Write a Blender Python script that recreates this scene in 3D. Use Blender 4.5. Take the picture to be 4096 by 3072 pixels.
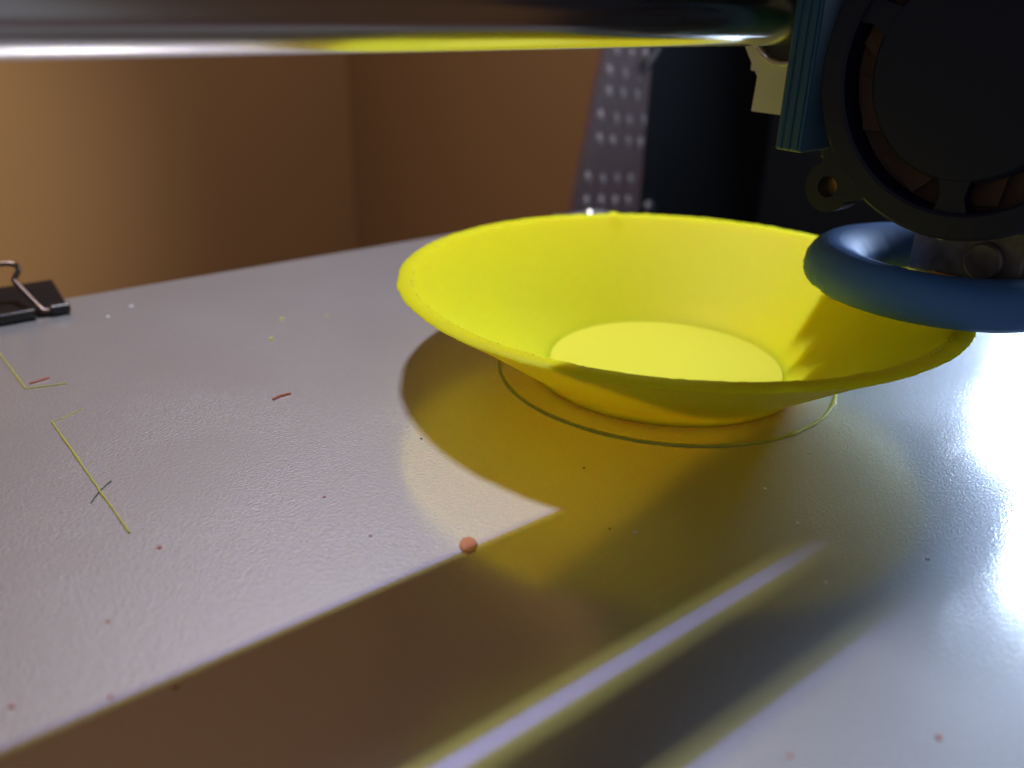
import bpy, bmesh, math, random
from mathutils import Vector, Matrix
random.seed(7)
MM = 0.001
sc = bpy.context.scene
for o in list(bpy.data.objects):
    bpy.data.objects.remove(o)
col = sc.collection

# ------------------------------------------------------------------ camera
# bed coordinates in mm: X along the rods, Y away across the bed, Z up, origin under the bowl
cam = bpy.data.cameras.new('camera')
co = bpy.data.objects.new('camera', cam)
col.objects.link(co)
rt, up, bk = (0.7793, -0.6261, 0.0254), (0.2387, 0.3340, 0.9118), (-0.5794, -0.7046, 0.4098)
M = Matrix.Identity(4)
for i in range(3):
    M[i][0], M[i][1], M[i][2] = rt[i], up[i], bk[i]
M.translation = Vector((-118.64, -98.94, 64.0)) * MM
co.matrix_world = M
cam.sensor_fit = 'HORIZONTAL'
cam.sensor_width = 36.0
cam.lens = 30.37
cam.clip_start = 0.005
cam.clip_end = 20
cam.dof.use_dof = True
cam.dof.focus_distance = 0.131
cam.dof.aperture_fstop = 14.0
sc.camera = co

# ------------------------------------------------------------------ light
w = bpy.data.worlds.new('World')
sc.world = w
w.use_nodes = True
w.node_tree.nodes['Background'].inputs[0].default_value = (0.96, 0.97, 1.06, 1)
w.node_tree.nodes['Background'].inputs[1].default_value = 0.175


def area(name, loc, target, sx, sy, power, colr, spread=180):
    l = bpy.data.lights.new(name, 'AREA')
    l.shape = 'RECTANGLE'
    l.size, l.size_y = sx * MM, sy * MM
    l.energy = power
    l.color = colr
    l.spread = math.radians(spread)
    o = bpy.data.objects.new(name, l)
    col.objects.link(o)
    o.location = Vector(loc) * MM
    d = Vector(target) - Vector(loc)
    o.rotation_euler = d.to_track_quat('-Z', 'Y').to_euler()
    return o


# LED strip under the printer's top frame: blue dies in a narrow row, wider yellow phosphor round them
area('led_phosphor', (17, 125, 400), (17, 125, 0), 36, 13.0, 1.15, (1.0, 0.97, 0.34))
area('led_die', (17, 125, 399), (17, 125, 0), 36, 1.5, 1.15, (0.20, 0.20, 1.0))
# second, cool LED panel low on the right-hand side of the printer
area('side_led', (203, -18, 66), (30, -55, 20), 60, 110, 0.85, (0.56, 0.72, 1.0))
# warm room lamp that reaches the left part of the wall
s = bpy.data.lights.new('room_lamp', 'SPOT')
s.energy = 46.0
s.color = (0.94, 1.0, 1.0)
s.spot_size = math.radians(27)
s.spot_blend = 0.4
s.shadow_soft_size = 0.05
so = bpy.data.objects.new('room_lamp', s)
col.objects.link(so)
so.location = Vector((-700, -350, 420)) * MM
so.rotation_euler = (Vector((-250, 514, 20)) - Vector((-700, -350, 420))).to_track_quat('-Z', 'Y').to_euler()

# added fill spot without a known source, lifts the upper walls the plate reflects
s = bpy.data.lights.new('wall_fill', 'SPOT')
s.energy = 16.0
s.color = (1.0, 0.84, 0.66)
s.spot_size = math.radians(78)
s.spot_blend = 0.8
s.shadow_soft_size = 0.05
so = bpy.data.objects.new('wall_fill', s)
col.objects.link(so)
so.location = Vector((-350, -300, 750)) * MM
so.rotation_euler = (Vector((60, 514, 800)) - Vector((-350, -300, 750))).to_track_quat('-Z', 'Y').to_euler()

sc.view_settings.view_transform = 'Standard'
sc.view_settings.look = 'None'
sc.view_settings.gamma = 1
sc.view_settings.exposure = 0
sc.view_settings.use_curve_mapping = False

# ------------------------------------------------------------------ materials
def mat(name, base=(0.5, 0.5, 0.5), rough=0.5, metal=0.0, spec=0.5, noise=None, bump=None, sss=None):
    """noise=(scale per m, amount, colour2); bump=(scale per m, strength, distance mm)"""
    m = bpy.data.materials.new(name)
    m.use_nodes = True
    nt = m.node_tree
    b = nt.nodes['Principled BSDF']
    b.inputs['Base Color'].default_value = (*base, 1)
    b.inputs['Roughness'].default_value = rough
    b.inputs['Metallic'].default_value = metal
    b.inputs['Specular IOR Level'].default_value = spec
    tc = nt.nodes.new('ShaderNodeTexCoord')
    if noise:
        n = nt.nodes.new('ShaderNodeTexNoise')
        n.inputs['Scale'].default_value = noise[0]
        n.inputs['Detail'].default_value = 5
        nt.links.new(tc.outputs['Object'], n.inputs['Vector'])
        mx = nt.nodes.new('ShaderNodeMix')
        mx.data_type = 'RGBA'
        mp = nt.nodes.new('ShaderNodeMapRange')
        mp.inputs[1].default_value, mp.inputs[2].default_value = 0.35, 0.7
        mp.inputs[3].default_value, mp.inputs[4].default_value = 0, noise[1]
        nt.links.new(n.outputs['Fac'], mp.inputs[0])
        nt.links.new(mp.outputs[0], mx.inputs['Factor'])
        mx.inputs['A'].default_value = (*base, 1)
        mx.inputs['B'].default_value = (*noise[2], 1)
        nt.links.new(mx.outputs['Result'], b.inputs['Base Color'])
    if bump:
        n = nt.nodes.new('ShaderNodeTexNoise')
        n.inputs['Scale'].default_value = bump[0]
        n.inputs['Detail'].default_value = 3
        nt.links.new(tc.outputs['Object'], n.inputs['Vector'])
        bp = nt.nodes.new('ShaderNodeBump')
        bp.inputs['Strength'].default_value = bump[1]
        bp.inputs['Distance'].default_value = bump[2] * MM
        nt.links.new(n.outputs['Fac'], bp.inputs['Height'])
        nt.links.new(bp.outputs['Normal'], b.inputs['Normal'])
    if sss:
        b.inputs['Subsurface Weight'].default_value = sss[0]
        b.inputs['Subsurface Radius'].default_value = sss[1]
        b.inputs['Subsurface Scale'].default_value = MM
    return m


def layered(m, pitch_mm, strength, dist_mm, axis='Z'):
    """add print-layer ridges to a material"""
    nt = m.node_tree
    b = nt.nodes['Principled BSDF']
    tc = nt.nodes.new('ShaderNodeTexCoord')
    wv = nt.nodes.new('ShaderNodeTexWave')
    wv.wave_type = 'BANDS'
    wv.bands_direction = axis
    wv.inputs['Scale'].default_value = 2 * math.pi / 20 / (pitch_mm * MM)
    wv.inputs['Distortion'].default_value = 0.4
    nt.links.new(tc.outputs['Object'], wv.inputs['Vector'])
    bp = nt.nodes.new('ShaderNodeBump')
    bp.inputs['Strength'].default_value = strength
    bp.inputs['Distance'].default_value = dist_mm * MM
    nt.links.new(wv.outputs['Fac'], bp.inputs['Height'])
    nt.links.new(bp.outputs['Normal'], b.inputs['Normal'])
    return m


def bed_material():
    m = bpy.data.materials.new('brushed aluminium plate')
    m.use_nodes = True
    nt = m.node_tree
    N, L = nt.nodes, nt.links
    out = N['Material Output']
    N.remove(N['Principled BSDF'])
    tc = N.new('ShaderNodeTexCoord')
    # grain: fine orange-peel pits, stronger in patches
    n1 = N.new('ShaderNodeTexNoise'); n1.inputs['Scale'].default_value = 2600; n1.inputs['Detail'].default_value = 3
    mpx = N.new('ShaderNodeMapping'); mpx.inputs['Scale'].default_value = (0.75, 1.25, 1)
    L.new(tc.outputs['Object'], mpx.inputs['Vector'])
    L.new(mpx.outputs['Vector'], n1.inputs['Vector'])
    n2 = N.new('ShaderNodeTexNoise'); n2.inputs['Scale'].default_value = 45; n2.inputs['Detail'].default_value = 4
    L.new(tc.outputs['Object'], n2.inputs['Vector'])
    patch = N.new('ShaderNodeMapRange')
    patch.inputs[1].default_value, patch.inputs[2].default_value = 0.38, 0.66
    patch.inputs[3].default_value, patch.inputs[4].default_value = 0.5, 1.0
    L.new(n2.outputs['Fac'], patch.inputs[0])
    # sharper pits: ridged part of a voronoi
    vo = N.new('ShaderNodeTexVoronoi'); vo.inputs['Scale'].default_value = 1000; vo.inputs['Randomness'].default_value = 1
    L.new(mpx.outputs['Vector'], vo.inputs['Vector'])
    pit = N.new('ShaderNodeMapRange')
    pit.inputs[1].default_value, pit.inputs[2].default_value = 0.0, 0.22
    pit.inputs[3].default_value, pit.inputs[4].default_value = 0.0, 1.0
    L.new(vo.outputs['Distance'], pit.inputs[0])
    mul = N.new('ShaderNodeMath'); mul.operation = 'MULTIPLY_ADD'
    L.new(pit.outputs[0], mul.inputs[0]); mul.inputs[1].default_value = 0.3; L.new(n1.outputs['Fac'], mul.inputs[2])
    bp = N.new('ShaderNodeBump'); bp.inputs['Distance'].default_value = 0.12 * MM
    L.new(mul.outputs[0], bp.inputs['Height'])
    L.new(patch.outputs[0], bp.inputs['Strength'])
    # gentle long undulation so that reflections are not ruler straight
    bp2 = N.new('ShaderNodeBump'); bp2.inputs['Strength'].default_value = 0.25; bp2.inputs['Distance'].default_value = 0.03 * MM
    n3 = N.new('ShaderNodeTexNoise'); n3.inputs['Scale'].default_value = 260
    L.new(tc.outputs['Object'], n3.inputs['Vector'])
    L.new(n3.outputs['Fac'], bp2.inputs['Height'])
    bp3 = N.new('ShaderNodeBump'); bp3.inputs['Distance'].default_value = 0.03 * MM
    L.new(mul.outputs[0], bp3.inputs['Height']); L.new(patch.outputs[0], bp3.inputs['Strength']); L.new(bp2.outputs['Normal'], bp3.inputs['Normal'])
    # tone: stains and wiped streaks
    n4 = N.new('ShaderNodeTexNoise'); n4.inputs['Scale'].default_value = 28; n4.inputs['Detail'].default_value = 6
    L.new(tc.outputs['Object'], n4.inputs['Vector'])
    tone = N.new('ShaderNodeMix'); tone.data_type = 'RGBA'
    tone.inputs['A'].default_value = (0.30, 0.29, 0.27, 1)
    tone.inputs['B'].default_value = (0.36, 0.345, 0.32, 1)
    L.new(n4.outputs['Fac'], tone.inputs['Factor'])
    # pale specks and sparse wiped scratches
    ns = N.new('ShaderNodeTexNoise'); ns.inputs['Scale'].default_value = 1700; ns.inputs['Detail'].default_value = 2
    L.new(mpx.outputs['Vector'], ns.inputs['Vector'])
    sp = N.new('ShaderNodeMapRange')
    sp.inputs[1].default_value, sp.inputs[2].default_value = 0.56, 0.72
    sp.inputs[3].default_value, sp.inputs[4].default_value = 0.0, 0.55
    L.new(ns.outputs['Fac'], sp.inputs[0])
    spm = N.new('ShaderNodeMath'); spm.operation = 'MULTIPLY'
    L.new(sp.outputs[0], spm.inputs[0]); L.new(patch.outputs[0], spm.inputs[1])
    mps = N.new('ShaderNodeMapping'); mps.inputs['Rotation'].default_value = (0, 0, 0.25); mps.inputs['Scale'].default_value = (28, 1500, 1)
    L.new(tc.outputs['Object'], mps.inputs['Vector'])
    nsc = N.new('ShaderNodeTexNoise'); nsc.inputs['Scale'].default_value = 1; nsc.inputs['Detail'].default_value = 1
    L.new(mps.outputs['Vector'], nsc.inputs['Vector'])
    sr = N.new('ShaderNodeMapRange')
    sr.inputs[1].default_value, sr.inputs[2].default_value = 0.73, 0.80
    sr.inputs[3].default_value, sr.inputs[4].default_value = 0.0, 0.5
    L.new(nsc.outputs['Fac'], sr.inputs[0])
    mxm = N.new('ShaderNodeMath'); mxm.operation = 'MAXIMUM'
    L.new(spm.outputs[0], mxm.inputs[0]); L.new(sr.outputs[0], mxm.inputs[1])
    t2 = N.new('ShaderNodeMix'); t2.data_type = 'RGBA'
    L.new(mxm.outputs[0], t2.inputs['Factor'])
    L.new(tone.outputs['Result'], t2.inputs['A'])
    t2.inputs['B'].default_value = (0.75, 0.75, 0.75, 1)
    dif = N.new('ShaderNodeBsdfDiffuse')
    L.new(t2.outputs['Result'], dif.inputs['Color'])
    L.new(bp.outputs['Normal'], dif.inputs['Normal'])
    g1 = N.new('ShaderNodeBsdfAnisotropic'); g1.inputs['Roughness'].default_value = 0.10
    g1.inputs['Color'].default_value = (0.80, 0.775, 0.72, 1)
    L.new(bp3.outputs['Normal'], g1.inputs['Normal'])
    rr = N.new('ShaderNodeMapRange')
    rr.inputs[3].default_value, rr.inputs[4].default_value = 0.08, 0.17
    L.new(n4.outputs['Fac'], rr.inputs[0]); L.new(rr.outputs[0], g1.inputs['Roughness'])
    g2 = N.new('ShaderNodeBsdfAnisotropic'); g2.inputs['Roughness'].default_value = 0.55
    g2.inputs['Color'].default_value = (0.60, 0.61, 0.63, 1)
    L.new(bp.outputs['Normal'], g2.inputs['Normal'])
    ma = N.new('ShaderNodeMixShader'); ma.inputs[0].default_value = 0.50
    L.new(g1.outputs[0], ma.inputs[1]); L.new(g2.outputs[0], ma.inputs[2])
    mb = N.new('ShaderNodeMixShader'); mb.inputs[0].default_value = 0.88
    L.new(dif.outputs[0], mb.inputs[1]); L.new(ma.outputs[0], mb.inputs[2])
    L.new(mb.outputs[0], out.inputs['Surface'])
    return m


BED = bed_material()
YEL = layered(mat('yellow printed plastic', (0.78, 0.675, 0.010), 0.55, spec=0.12,
                  sss=(0.93, (9.0, 5.4, 0.5))), 0.25, 0.25, 0.02)
YELT = mat('yellow top layer', (0.80, 0.77, 0.055), 0.55, spec=0.15, bump=(2500, 0.4, 0.02), sss=(0.1, (2.0, 1.5, 0.3)))  # paler than the walls: light on upward faces is partly in the colour
YSKIRT = mat('yellow filament ring', (0.80, 0.74, 0.10), 0.5, spec=0.2, sss=(0.8, (1.5, 1.2, 0.3)))
YTHIN = mat('yellow filament line', (0.50, 0.47, 0.08), 0.45, bump=(1500, 0.3, 0.05))
BLUE = layered(mat('blue printed plastic', (0.05, 0.16, 0.42), 0.58, spec=0.5), 0.3, 0.5, 0.03)
TEAL = layered(mat('blue bracket plastic', (0.006, 0.055, 0.115), 0.45), 1.3, 0.6, 0.10, 'Y')
BLACK = mat('black fan plastic', (0.004, 0.005, 0.022), 0.5, spec=0.3, bump=(900, 0.15, 0.05))
BLADE = mat('dark impeller plastic', (0.085, 0.05, 0.036), 0.7, spec=0.1)
ACRYL = mat('black acrylic sheet', (0.008, 0.009, 0.010), 0.6, spec=0.12)
STEEL = mat('polished steel rod', (0.78, 0.77, 0.78), 0.22, 1.0, bump=(350, 0.03, 0.1))
CHROME = mat('bearing steel', (0.85, 0.85, 0.87), 0.30, 1.0)
SEAL = mat('black bearing seal', (0.012, 0.012, 0.016), 0.5)
HOUS = mat('grey white bearing housing plastic', (0.42, 0.405, 0.37), 0.55, bump=(600, 0.15, 0.1))
BELT = mat('black rubber belt', (0.015, 0.015, 0.015), 0.7)
BRASS = mat('brass', (0.80, 0.48, 0.12), 0.28, 1.0)
HEAT = mat('grubby heater block aluminium', (0.20, 0.18, 0.17), 0.5, 0.6, noise=(300, 0.8, (0.07, 0.055, 0.045)))
ORANGE = mat('orange tab', (0.75, 0.30, 0.03), 0.3)
CLIPM = mat('black enamelled spring steel', (0.012, 0.011, 0.012), 0.22, bump=(700, 0.2, 0.1))
WIRE = mat('tarnished wire', (0.16, 0.12, 0.10), 0.30, 1.0)
WALL = mat('brown painted wall', (0.26, 0.128, 0.038), 0.75, noise=(9, 0.35, (0.235, 0.118, 0.038)), bump=(400, 0.1, 0.2))
TABLE = mat('reddish wood table', (0.30, 0.13, 0.12), 0.6, noise=(40, 0.6, (0.20, 0.09, 0.08)))
STRIP = mat('maroon strip', (0.115, 0.062, 0.056), 0.6, noise=(200, 0.5, (0.085, 0.05, 0.045)))
STUD = mat('pale stud', (0.30, 0.26, 0.25), 0.45)
FLAKE = mat('orange plastic flake', (0.62, 0.24, 0.10), 0.4, noise=(900, 0.5, (0.5, 0.17, 0.06)))
RED = mat('red brown crumb', (0.42, 0.10, 0.05), 0.5)
HAIR = mat('dark fibre', (0.03, 0.03, 0.025), 0.6)
PALE = mat('pale crumb', (0.70, 0.69, 0.64), 0.5)
YDOT = mat('yellow crumb', (0.62, 0.56, 0.08), 0.5)

# ------------------------------------------------------------------ helpers
class MB:
    def __init__(s):
        s.v, s.f = [], []

    def add(s, v, f):
        n = len(s.v)
        s.v += [tuple(q) for q in v]
        s.f += [tuple(i + n for i in q) for q in f]
        return s

    def lathe(s, prof, seg=96, c=(0, 0, 0), axis='Z', closed=True, fn=None):
        """prof [(r,h)], around axis through c; closed profile loop"""
        v, f = [], []
        n = len(prof)
        for k in range(seg):
            a = 2 * math.pi * k / seg
            for j, (r, h) in enumerate(prof):
                if fn:
                    r, h = fn(a, j, r, h)
                x, y = r * math.cos(a), r * math.sin(a)
                v.append({'Z': (c[0] + x, c[1] + y, c[2] + h), 'X': (c[0] + h, c[1] + x, c[2] + y),
                          'Y': (c[0] + y, c[1] + h, c[2] + x)}[axis])
        m = n if closed else n - 1
        for k in range(seg):
            k2 = (k + 1) % seg
            for j in range(m):
                j2 = (j + 1) % n
                f.append((k * n + j, k2 * n + j, k2 * n + j2, k * n + j2))
        return s.add(v, f)

    def cyl(s, c, r, h0, h1, axis='Z', seg=32, bev=0.0):
        if bev:
            prof = [(r - bev, h0), (r, h0 + bev), (r, h1 - bev), (r - bev, h1)]
        else:
            prof = [(r, h0), (r, h1)]
        n0 = len(s.v)
        s.lathe(prof, seg, c, axis, closed=False)
        n = len(prof)
        s.f.append(tuple(n0 + k * n for k in range(seg))[::-1])
        s.f.append(tuple(n0 + k * n + n - 1 for k in range(seg)))
        return s

    def tube(s, pts, r, seg=10, cap=True):
        pts = [Vector(p) for p in pts]
        n0 = len(s.v)
        rad = r if callable(r) else (lambda i: r)
        u = None
        for i, p in enumerate(pts):
            t = (pts[min(i + 1, len(pts) - 1)] - pts[max(i - 1, 0)]).normalized()
            if u is None:
                u = t.orthogonal().normalized()
            u = (u - t * u.dot(t)).normalized()
            w_ = t.cross(u)
            for k in range(seg):
                a = 2 * math.pi * k / seg
                s.v.append(tuple(p + (u * math.cos(a) + w_ * math.sin(a)) * rad(i)))
        for i in range(len(pts) - 1):
            for k in range(seg):
                k2 = (k + 1) % seg
                s.f.append((n0 + i * seg + k, n0 + i * seg + k2, n0 + (i + 1) * seg + k2, n0 + (i + 1) * seg + k))
        if cap:
            s.f.append(tuple(n0 + k for k in range(seg))[::-1])
            e = n0 + (len(pts) - 1) * seg
            s.f.append(tuple(e + k for k in range(seg)))
        return s

    def box(s, a, b, bev=0.0, segs=2):
        bm = bmesh.new()
        bmesh.ops.create_cube(bm, size=1)
        for v in bm.verts:
            for i in range(3):
                v.co[i] = (a[i] + b[i]) / 2 + v.co[i] * (b[i] - a[i])
        if bev:
            bmesh.ops.bevel(bm, geom=bm.edges[:], offset=bev, segments=segs, affect='EDGES', profile=0.5)
        bm.verts.index_update()
        s.add([v.co[:] for v in bm.verts], [[v.index for v in q.verts] for q in bm.faces])
        bm.free()
        return s

    def prism(s, poly, h0, h1, to3):
        """poly 2D outline extruded h0..h1; to3(u,v,h)->xyz"""
        n = len(poly)
        v = [to3(*q, h0) for q in poly] + [to3(*q, h1) for q in poly]
        f = [tuple(range(n))[::-1], tuple(range(n, 2 * n))]
        f += [(i, (i + 1) % n, (i + 1) % n + n, i + n) for i in range(n)]
        return s.add(v, f)

    def holed(s, outer, inner, h0, h1, to3):
        """ring prism between two outlines with the same number of points"""
        n = len(outer)
        v = [to3(*q, h) for h in (h0, h1) for lp in (outer, inner) for q in lp]
        f = []
        for i in range(n):
            j = (i + 1) % n
            f += [(i, j, n + j, n + i), (2 * n + i, 3 * n + i, 3 * n + j, 2 * n + j),
                  (i, 2 * n + i, 2 * n + j, j), (n + i, n + j, 3 * n + j, 3 * n + i)]
        return s.add(v, f)

    def build(s, name, m, parent=None, org=(0, 0, 0), smooth=False, angle=40):
        base = Vector(parent['_o']) if parent else Vector((0, 0, 0))
        o3 = Vector(org) if parent is None else base
        me = bpy.data.meshes.new(name)
        me.from_pydata([tuple((Vector(q) - o3) * MM) for q in s.v], [], s.f)
        bm = bmesh.new()
        bm.from_mesh(me)
        bmesh.ops.recalc_face_normals(bm, faces=bm.faces[:])
        bm.to_mesh(me)
        bm.free()
        me.materials.append(m)
        if smooth:
            me.polygons.foreach_set('use_smooth', [True] * len(me.polygons))
            me.set_sharp_from_angle(angle=math.radians(angle))
        ob = bpy.data.objects.new(name, me)
        col.objects.link(ob)
        if parent:
            ob.parent = parent
            ob['_o'] = tuple(base)
        else:
            ob.location = o3 * MM
            ob['_o'] = tuple(o3)
        return ob


def empty(name, org):
    o = bpy.data.objects.new(name, None)
    o.empty_display_size = 0.01
    col.objects.link(o)
    o.location = Vector(org) * MM
    o['_o'] = tuple(org)
    return o


def tag(o, label=None, cat=None, group=None, kind=None):
    for k, v in (('label', label), ('category', cat), ('group', group), ('kind', kind)):
        if v:
            o[k] = v
    return o


def ray_outline(poly, angs):
    """radius of a star-shaped outline (about 0,0) at given angles"""
    out = []
    for a in angs:
        d = (math.cos(a), math.sin(a))
        best = None
        for i in range(len(poly)):
            (x1, y1), (x2, y2) = poly[i], poly[(i + 1) % len(poly)]
            ex, ey = x2 - x1, y2 - y1
            det = d[0] * -ey + ex * d[1]
            if abs(det) < 1e-9:
                continue
            t = (x1 * -ey + ex * y1) / det
            u_ = (d[0] * y1 - d[1] * x1) / det
            if t > 0 and -1e-6 <= u_ <= 1 + 1e-6:
                best = t if best is None else max(best, t)
        out.append((d[0] * best, d[1] * best))
    return out


# ------------------------------------------------------------------ setting
tag(MB().box((-900, -900, -220), (217, 514, -200)).build('table', TABLE, org=(-300, -200, -200)), kind='structure')
tag(MB().box((-1500, 514, -260), (240, 534, 1500)).build('wall_back', WALL, org=(-600, 514, 0)), kind='structure')
tag(MB().box((217, -1200, -260), (237, 513.9, 1500)).build('wall_right', WALL, org=(217, -300, 0)), kind='structure')

bed = MB().box((-136, -114.7, -3), (84, 105.3, 0), 0.25).build('print_bed', BED, org=(-26, -5, -3))
tag(bed, 'scratched silver aluminium heated plate that the yellow bowl stands on', 'print bed')

# black acrylic frame behind the bed and beside the print head
fr = empty('printer_frame', (165, 60, -200))
tag(fr, 'upright black acrylic printer frame behind the bowl and the blue bracket', 'printer frame')
MB().box((129.6, 128, -200), (213, 135, 330), 0.3).build('back_sheet', ACRYL, fr)
MB().box((206, -160, -200), (213, 127.8, 330), 0.3).build('side_sheet', ACRYL, fr)

# ------------------------------------------------------------------ bowl
nz = [random.uniform(-1, 1) for _ in range(400)]


def bowl_fn(a, j, r, h):
    k = int(a / (2 * math.pi) * 320) % 400
    if 6 <= j <= 9:
        r += 0.08 * nz[k] + 0.10 * nz[(k // 6) % 400]
        h += 0.06 * nz[(k * 7) % 400]
        # a small blob where the layer seam runs
        if abs((a - 1.02 + math.pi) % (2 * math.pi) - math.pi) < 0.02:
            h += 0.5
    return r, h


OUT = [(24.6, 0.0), (25.0, 0.35), (25.3, 1.2), (31.2, 5.3), (37.4, 9.6), (43.6, 13.8), (49.4, 17.4), (49.95, 17.85), (49.6, 18.15), (46.9, 18.1)]
INN = [(46.3, 17.7), (40.0, 13.2), (33.8, 9.1), (28.0, 5.3), (23.2, 2.1), (21.9, 1.35)]
b = MB()
prof = [(0.001, 0.0)] + OUT + INN + [(0.001, 1.35)]


def bf(a, j, r, h):
    return bowl_fn(a, j - 1, r, h)


b.lathe(prof, 320, (0, 0, 0), 'Z', closed=False, fn=bf)
bowl = b.build('printed_bowl', YEL, smooth=True, angle=50)
tag(bowl, 'bright yellow plastic bowl with a wide flaring rim, half printed on the plate', 'bowl')
MB().cyl((0, 0, 0), 21.7, 1.2, 1.52, seg=96, bev=0.1).build('floor', YELT, bowl, smooth=True)
bd = MB()
for k in range(230):
    a = 2 * math.pi * k / 230
    if random.random() < 0.12:
        continue
    r = 47.2 + random.uniform(-.12, .12)
    x, y = r * math.cos(a), r * math.sin(a)
    ux, uy = math.cos(a), math.sin(a)
    q = 0.28 + random.uniform(-.07, .10)
    L_ = 0.42 + random.uniform(-.12, .12)
    vs = []
    for i in range(6):
        t = 2 * math.pi * i / 6
        vs.append((x + ux * L_ * math.cos(t) - uy * q * math.sin(t), y + uy * L_ * math.cos(t) + ux * q * math.sin(t), 18.0))
    vs.append((x, y, 18.22 + random.uniform(-.04, .1)))
    bd.add(vs, [(i, (i + 1) % 6, 6) for i in range(6)])
rb = bd.build('rim_bead', YELT, bowl)
rb['kind'] = 'stuff'

sk = []
for k in range(241):
    a = 2 * math.pi * k / 240
    r = 31.2 + 0.10 * math.sin(3 * a + 1) + 0.05 * nz[k % 240]
    sk.append((r * math.cos(a), r * math.sin(a), 0.16))
blobs = {176: 2.0, 196: 1.7, 60: 1.5, 12: 1.6}


def skr(i):
    g = 1 + 0.12 * nz[(i + 50) % 240 if i < 240 else 50]
    for kk, m_ in blobs.items():
        d = abs(i - kk)
        if d < 3:
            g = max(g, m_ * (1 - d * 0.22))
    return 0.32 * g


s_ = MB().tube(sk, skr, 8, cap=False)
s_.v = [(x, y, 0.02 + z * 0.55) for x, y, z in s_.v]
s_ = s_.build('skirt_line', YSKIRT, org=(0, 0, 0), smooth=True)
tag(s_, 'thin yellow filament ring lying on the plate round the bowl foot', 'filament line')

# ------------------------------------------------------------------ rods and belts
def rod(z, label, r=4.0):
    o = MB().cyl((0, -6.5, z), r, -330, 200, 'X', 64, 0.4).build('smooth_rod', STEEL, org=(-65, -6.5, z), smooth=True)
    return tag(o, label, 'steel rod')


rod(61.6, 'polished steel rod crossing just above the yellow bowl, in front of the brown wall')
rod(113.5, 'upper polished steel rod high above the bowl, carrying the top of the print head')
for z, lb in ((76.0, 'flat black rubber drive belt run just above the lower steel rod'),
              (92.1, 'flat black rubber drive belt run just below the upper steel rod')):
    bb = MB().box((-330, -10.0, z - 0.6), (200, -3.0, z + 0.6), 0.2)
    tag(bb.build('drive_belt', BELT, org=(-65, -6.5, z)), lb, 'belt')

# ------------------------------------------------------------------ print head
head = empty('extruder', (27, -35, 18.3))
tag(head, 'print head with round black fan and blue ring duct hanging over the bowl rim', 'extruder')
yz = lambda u, v, h: (h, u, v)
# carriage with bearing housing
FY, FZ = -6.5, 61.6
def housing(outl, x0, x1):
    angs = sorted([2 * math.pi * k / 64 for k in range(64)] + [math.atan2(y, x) % (2 * math.pi) for x, y in outl])
    oo = [(FY + x, FZ + y) for x, y in ray_outline(outl, angs)]
    ii = [(FY + 7.52 * math.cos(a), FZ + 7.52 * math.sin(a)) for a in angs]
    return MB().holed(oo, ii, x0, x1, yz)


hs = housing([(5.3, -15.2), (5.0, -9.4), (8.3, -4.8), (8.3, 9.8), (-8.3, 9.8), (-8.3, -4.8), (-5.0, -9.4), (-5.3, -15.2)], 15, 21.6).build('bearing_housing', HOUS, head)
housing([(11.5, -9.0), (11.5, 9.8), (-8.2, 9.8), (-8.2, -9.0)], 21.7, 46).build('housing_flank', HOUS, hs)  # rear slice of the housing, widened to shape the shadow inside the bowl
MB().lathe([(6.4, 14.3), (6.7, 13.9), (7.1, 13.9), (7.4, 14.3), (7.5, 14.9), (7.5, 45), (6.4, 45)], 64, (0, FY, FZ), 'X').build('bearing', CHROME, hs, smooth=True)
MB().lathe([(4.05, 14.9), (6.4, 14.9), (6.4, 44), (4.05, 44)], 64, (0, FY, FZ), 'X').build('bearing_seal', SEAL, hs, smooth=True)
MB().box((-17, -14.5, 71.7), (62, 3, 126), 1.5).build('carriage', BLACK, head)
MB().box((17, -20, 40), (60, -14.8, 100), 0.6).build('mounting_plate', BLACK, head)
MB().box((7, -64, 80), (49, -20.2, 124), 2.0).build('motor', BLACK, head)
# blue bracket
br = MB()
pts = [(5.0, -18.8), (16.5, -18.8), (16.5, -14.0), (5.0, -14.0)]
br.box((5.0, -18.8, 42.4), (16.5, -14.0, 95), 0.35)
br.build('bracket', TEAL, head)
for k in range(3):
    MB().box((4.75, -18.2 + k * 1.45, 42.7), (5.1, -17.3 + k * 1.45, 95), 0.1, 1).build('bracket_rib', TEAL, head)

# round fan facing along the rods
CY, CZ, FX = -42.4, 56.0, 5.0
fan = MB()
fan.lathe([(18.4, FX + .4), (18.8, FX), (21.7, FX), (22.2, FX + .5), (22.2, FX + 9.5), (21.7, FX + 10), (18.4, FX + 10)], 96, (0, CY, CZ), 'X')
fan = fan.build('fan', BLACK, head, smooth=True, angle=35)
for q in (45, 135, 225, 315):
    a0 = math.radians(q)
    lc = (CY + 25.4 * math.cos(a0), CZ + 25.4 * math.sin(a0))
    outer, inner = [], []
    for k in range(48):
        a = 2 * math.pi * k / 48
        u = (math.cos(a), math.sin(a))
        tow = -(u[0] * math.cos(a0) + u[1] * math.sin(a0))
        lat = abs(-u[0] * math.sin(a0) + u[1] * math.cos(a0))
        r = 3.9
        if tow > 0.25:
            r = min(5.4 / max(lat, 0.05), 5.0 / tow)
            r = max(3.65, 3.65 + (r - 3.65) * min(1, (tow - 0.25) / 0.45))
        outer.append((lc[0] + u[0] * r, lc[1] + u[1] * r))
        inner.append((lc[0] + u[0] * 1.65, lc[1] + u[1] * 1.65))
    lug = MB().holed(outer, inner, FX + .2, FX + 4.2, yz).build('lug', BLACK, fan)
    MB().cyl((0, *lc), 1.62, FX + 2.6, FX + 4.1, 'X', 20).build('hole_disc', BRASS, fan)  # added disc standing in for orange light seen through the lug hole
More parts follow.
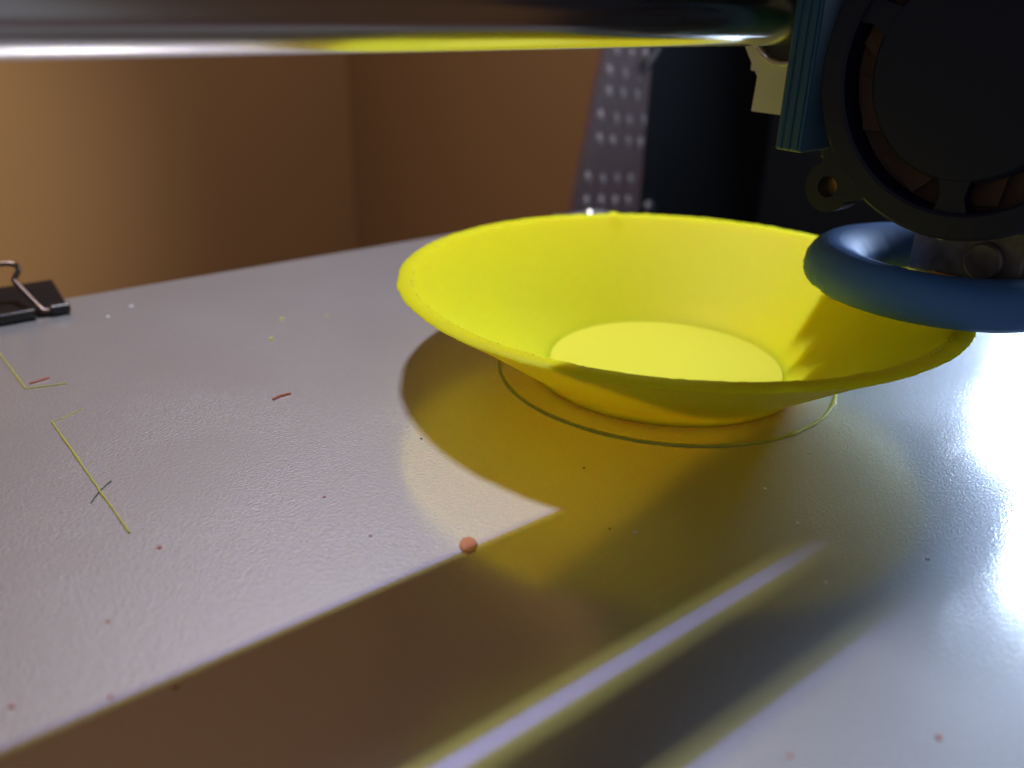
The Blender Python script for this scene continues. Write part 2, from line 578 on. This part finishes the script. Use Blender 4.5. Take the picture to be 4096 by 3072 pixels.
hb = MB().cyl((0, CY, CZ), 14.4, FX + .6, FX + 9, 'X', 80, 0.6).build('hub', BLACK, fan, smooth=True)
for q in (-94, 26, 146):
    a0 = math.radians(q)
    c, s2 = math.cos(a0), math.sin(a0)
    v = []
    poly = [(13.5, -2.3), (16.2, -1.7), (19.0, -2.6), (19.0, 2.6), (16.2, 1.7), (13.5, 2.3)]
    MB().prism([(CY + r * c - t * s2, CZ + r * s2 + t * c) for r, t in poly], FX + .7, FX + 2.6, yz).build('strut', BLACK, fan)
for k in range(9):
    a0 = 2 * math.pi * k / 9
    poly = []
    for r, t in ((14.0, 0), (18.0, .16), (18.0, .62), (14.0, .5)):
        poly.append((CY + r * math.cos(a0 + t), CZ + r * math.sin(a0 + t)))
    v = [yz(*poly[0], FX + 3.2), yz(*poly[1], FX + 3.2), yz(*poly[2], FX + 4.2), yz(*poly[3], FX + 4.2)]
    v += [(x + 0.3, y, z) for x, y, z in v]
    f = [(0, 1, 2, 3), (7, 6, 5, 4), (0, 4, 5, 1), (1, 5, 6, 2), (2, 6, 7, 3), (3, 7, 4, 0)]
    MB().add(v, f).build('blade', BLADE, fan)

MB().cyl((0, CY, CZ), 18.5, FX + 4.4, FX + 5.6, 'X', 64).build('impeller_plate', BLADE, fan)

# blue ring duct
NX, NY = 27.0, -35.0


def ringfn(a, j, r, h):
    k = int(a * 40) % 400
    t = abs((a - 2.55 + math.pi) % (2 * math.pi) - math.pi)
    g = max(0, 1 - t / 0.55)
    r += 0.05 * nz[(k + 31 * j) % 400] + g * 0.35 * nz[(k * 3 + j * 17) % 400]
    return r, h


rp = [(20.6, 20.0), (21.6, 20.9), (22.1, 22.4), (21.9, 24.2), (21.0, 25.8), (19.6, 26.9), (18.0, 27.4), (16.2, 27.0), (14.2, 25.9), (12.4, 24.3), (11.4, 22.4), (12.2, 20.6), (13.4, 20.0)]
rg = MB().lathe(rp, 160, (NX, NY, 0), 'Z', fn=ringfn).build('ring_duct', BLUE, head, smooth=True, angle=60)
MB().box((47.5, -50, 20.6), (56, -37, 46), 1.0).build('duct_neck', BLUE, rg)
# hot end
hbk = MB().box((20, -50, 24.4), (37, -32.5, 34.0), 0.5).build('heater_block', HEAT, head)
MB().cyl((0, -44.5, 28.6), 2.9, 18.6, 21, 'X', 28, 0.3).build('heater_cartridge', HEAT, hbk, smooth=True)
MB().cyl((0, -37.0, 31.6), 1.3, 19.3, 21, 'X', 16, 0.2).build('clamp_screw', CHROME, hbk, smooth=True)
MB().lathe([(0.3, 18.3), (0.9, 18.35), (2.6, 21.0), (2.6, 21.2), (3.9, 21.25), (3.9, 24.4), (0.3, 24.4)], 6, (NX, NY, 0), 'Z').build('nozzle', BRASS, head)
MB().box((19.6, -41.2, 22.6), (19.95, -37.0, 25.2), 0.1, 1).build('orange_tab', ORANGE, hbk)  # thin orange tab on the side of the heater block
MB().cyl((NX, NY - 5, 0), 9.5, 34.0, 80, 'Z', 40, 0.4).build('heat_sink', HEAT, head, smooth=True)

# ------------------------------------------------------------------ binder clip on the back edge of the bed
clip = empty('binder_clip', (-91.5, 103, -3))
tag(clip, 'black binder clip with a bent wire handle gripping the back edge of the plate', 'binder clip')
sheet = [(95.2, 0.45), (100, 1.9), (105.5, 3.4), (108.3, 3.9), (109.0, 3.2), (109.0, -6.6), (108.3, -7.3), (105.5, -6.6), (100, -5.1), (95.2, -3.5)]
inner = [(95.2, 0.05), (100, 1.4), (105.5, 2.9), (108.2, 3.3), (108.4, 3.0), (108.4, -6.2), (108.2, -6.5), (105.5, -6.1), (100, -4.6), (95.2, -3.05)]
body = MB()
n = len(sheet)
vs = [(x, *q) for x in (-102.0, -81.6) for lp in (sheet, inner) for q in lp]
fs = []
for i in range(n - 1):
    fs += [(i, i + 1, 2 * n + i + 1, 2 * n + i), (n + i, 3 * n + i, 3 * n + i + 1, n + i + 1),
           (i, n + i, n + i + 1, i + 1), (2 * n + i, 2 * n + i + 1, 3 * n + i + 1, 3 * n + i)]
fs += [(0, 2 * n, 3 * n, n), (n - 1, 2 * n - 1, 4 * n - 1, 3 * n - 1)]
body = body.add(vs, fs).build('spring_body', CLIPM, clip)
for x0, x1 in ((-102.0, -98.2), (-95.4, -88.2), (-85.4, -81.6)):
    MB().cyl((0, 94.9, 1.25), 1.2, x0, x1, 'X', 20, 0.25).build('rolled_lip', CLIPM, body, smooth=True)
for x0, x1 in ((-102.0, -98.2), (-95.4, -88.2), (-85.4, -81.6)):
    MB().cyl((0, 94.9, -4.25), 1.2, x0, x1, 'X', 20, 0.25).build('rolled_lip', CLIPM, body, smooth=True)


def spline(P, n=6):
    P = [Vector(p) for p in P]
    out = []
    for i in range(len(P) - 1):
        p0, p1, p2, p3 = P[max(i - 1, 0)], P[i], P[i + 1], P[min(i + 2, len(P) - 1)]
        for k in range(n):
            t = k / n
            out.append(0.5 * ((2 * p1) + (p2 - p0) * t + (2 * p0 - 5 * p1 + 4 * p2 - p3) * t * t + (3 * p1 - p0 - 3 * p2 + p3) * t ** 3))
    out.append(P[-1])
    return out


hw = [(-85.0, 94.9, 1.25), (-86.6, 95.2, 1.4), (-87.4, 96.6, 2.5), (-89.6, 101.0, 6.4), (-89.7, 101.6, 7.2), (-88.6, 101.6, 8.9),
      (-89.0, 101.8, 10.0), (-90.6, 102.2, 10.5), (-93.0, 102.2, 10.5), (-94.6, 101.8, 10.0), (-95.0, 101.6, 8.9), (-93.9, 101.6, 7.2), (-94.0, 101.0, 6.4),
      (-96.2, 96.6, 2.5), (-97.0, 95.2, 1.4), (-98.6, 94.9, 1.25)]
MB().tube(spline(hw), 0.55, 10).build('wire_handle', WIRE, clip, smooth=True)

# ------------------------------------------------------------------ things behind the bowl
st = empty('studded_strip', (100, 129.5, -200))
tag(st, 'maroon upright strip with rows of pale spots beside the black frame sheet', 'strip')
lean = 0.20
to = lambda u, z, h: (u + lean * z, h, z)
MB().prism([(55.9, -200), (129.4, -200), (129.4, 160), (127.9, 160)], 128.3, 131, lambda u, z, h: (u, h, z)).build('strip_body', STRIP, st)
sv = []
proto = None
rows = [-11, -3.5, 4.5, 17.5, 25.5, 33.5, 40.5, 48, 56, 64]
for i, z in enumerate(rows):
    for j in range(5):
        uu = 100.2 + j * 7.5 + random.uniform(-.4, .4) + (1.2 if i % 2 else 0)
        zz = z - j * 0.9 + random.uniform(-.5, .5)
        if to(uu, zz, 0)[0] > 127.6:
            continue
        if proto is None:
            m_ = MB()
            m_.lathe([(0.01, -1.1), (0.75, -0.9), (1.25, -0.1), (0.01, 0.1)], 12, (0, 0, 0), 'Y', closed=False)
            m_.v = [(x, y, z_ * 2.0) for x, y, z_ in m_.v]
            proto = m_.build('stud', STUD, smooth=True)
            proto['_o'] = tuple(st['_o'])
            ob = proto
        else:
            ob = proto.copy()
            col.objects.link(ob)
        ob.parent = st
        ob.location = (Vector(to(uu, zz, 128.3)) - Vector(st['_o'])) * MM
cb = MB().tube(spline([(134, 127.2, 53), (129.5, 126.2, 47.5), (125.5, 126.2, 43.0), (122.8, 127.4, 39.5)]), 1.0, 10)
tag(cb.build('black_cable', SEAL, org=(126, 126, 44), smooth=True), 'short black cable poking out past the frame sheet in front of the maroon strip', 'cable')


def screw(p, r, h, axis, label):
    m_ = MB().cyl(p, r, 0, h, axis, 24, r * 0.3)
    o = m_.build('screw', CHROME, org=p, smooth=True)
    tag(o, label, 'screw')
    MB().cyl((p[0], p[1] - (h + .02 if axis == 'Y' else 0), p[2] + (h + .02 if axis == 'Z' else 0)), r * .45, -.05, .05, axis, 6).build('hex_socket', SEAL, o)


screw((132.9, 125.6, -9.0), 2.2, 2.4, 'Y', 'shiny screw head at the foot of the black frame sheet')
screw((63.5, 101.5, 0), 2.1, 1.3, 'Z', 'shiny screw head on the back edge of the plate, away from the maroon strip')
screw((77.5, 101.8, 0), 2.1, 1.3, 'Z', 'shiny screw head at the back corner of the plate, beside the maroon strip')

# ------------------------------------------------------------------ filament lines and crumbs on the plate
def line(name, pts, wd, m, label, cat, group=None):
    P = spline(pts, 8) if len(pts) > 2 else [Vector(pts[0]).lerp(Vector(pts[1]), k / 24) for k in range(25)]
    P = [(p.x + random.uniform(-.05, .05), p.y + random.uniform(-.05, .05), wd * 0.55) for p in P]
    ww = [wd * random.uniform(.8, 1.2) for _ in P]
    o = MB().tube(P, lambda i: ww[i], 6).build(name, m, org=P[len(P) // 2], smooth=True)
    return tag(o, label, cat, group)


line('purge_line', [(-97.4, 42.2, 0), (-97.3, 3.3, 0)], 0.16, YTHIN, 'long straight thin yellow filament line on the plate left of the bowl', 'filament line')
line('purge_line', [(-97.4, 42.4, 0), (-95.6, 42.8, 0), (-92.2, 44.6, 0)], 0.11, YTHIN, 'short faint yellow filament line meeting the far end of the long straight one', 'filament line')
line('purge_line', [(-98.3, 84, 0), (-97.9, 58.6, 0)], 0.15, YTHIN, 'straight yellow filament line running towards the binder clip', 'filament line')
line('purge_line', [(-97.9, 58.4, 0), (-94.8, 57.4, 0), (-91.7, 56.6, 0)], 0.15, YTHIN, 'short yellow filament line meeting the one that runs towards the binder clip', 'filament line')
line('fibre', [(-99.2, 13.6, 0), (-97.4, 16.0, 0), (-95.3, 18.0, 0)], 0.10, HAIR, 'thin dark fibre lying across the long yellow filament line', 'fibre')
line('filament_crumb', [(-65.6, 29.6, 0), (-64.0, 30.2, 0), (-62.2, 30.1, 0)], 0.24, RED, 'thin red brown filament shred on the bare plate left of the bowl', 'crumb')
line('filament_crumb', [(-96.9, 60.2, 0), (-95.2, 60.4, 0), (-93.6, 60.9, 0)], 0.20, RED, 'faint red brown smear beside the corner of a yellow filament line', 'crumb')


def crumb(name, x, y, r, h, m, label, cat, stretch=1.0, n=9, ang=0.0, group=None):
    out = []
    for k in range(n):
        a = 2 * math.pi * k / n
        q = r * (random.uniform(.85, 1.15) if n < 20 else random.uniform(.95, 1.05))
        px, py = q * math.cos(a) * stretch, q * math.sin(a)
        out.append((x + px * math.cos(ang) - py * math.sin(ang), y + px * math.sin(ang) + py * math.cos(ang)))
    v = [(a, b_, 0.01) for a, b_ in out] + [(x + (a - x) * .86, y + (b_ - y) * .86, h) for a, b_ in out]
    f = [tuple(range(n))[::-1], tuple(range(n, 2 * n))] + [(i, (i + 1) % n, (i + 1) % n + n, i + n) for i in range(n)]
    return tag(MB().add(v, f).build(name, m, org=(x, y, 0)), label, cat, group)


crumb('plastic_flake', -64.1, -24.8, 1.2, 0.2, FLAKE, 'round orange plastic flake on the plate at the edge of the rod shadow', 'flake', 1.6, 22, 0.92)
RG = 'tiny red crumbs scattered on the plate'
for x, y, r in ((-95.3, -2.2, .42), (-102, -27, .38), (-115.4, -20.1, .40), (-107.5, -24.5, .30), (-46.6, -77.5, .36), (-104.5, -12.8, .25), (-73.3, -3.6, .24), (-73.0, -15.6, .2), (-60.0, -70.0, .3)):
    crumb('red_crumb', x, y, r * .7, 0.12, RED, 'tiny red plastic crumb on the bare plate', 'crumb', random.uniform(1, 1.6), 7, random.uniform(0, 3), RG)
for x, y, r in ((-53.8, 56.2, .55), (-47.1, 65.8, .45), (-38.5, 62, .35)):
    crumb('yellow_crumb', x, y, r, 0.25, YDOT, 'tiny yellow plastic crumb on the plate behind the bowl shadow', 'crumb', 1.2, 7, 0.4, 'tiny yellow crumbs')
for x, y, r in ((-44.8, -35.5, .42), (-25.5, -47.2, .38), (-21.5, -39.0, .4), (-7, -36.5, .3), (-70, 92, .6), (-76, 88, .5), (-19, -62, .3), (-34, -57, .25)):
    crumb('pale_crumb', x, y, r * .75, 0.1, PALE, 'tiny pale speck on the bare plate', 'speck', 1.2, 7, random.uniform(0, 3), 'tiny pale specks on the plate')
for x, y, r in ((-46.9, -32.9, .28), (-38.5, -19, .3), (-53, 3, .3)):
    crumb('dark_crumb', x, y, r * .65, 0.08, HAIR, 'tiny dark speck on the plate in the bowl shadow', 'speck', 1.1, 7, 0, 'tiny dark specks in the bowl shadow')

for o in bpy.data.objects:
    if '_o' in o:
        del o['_o']
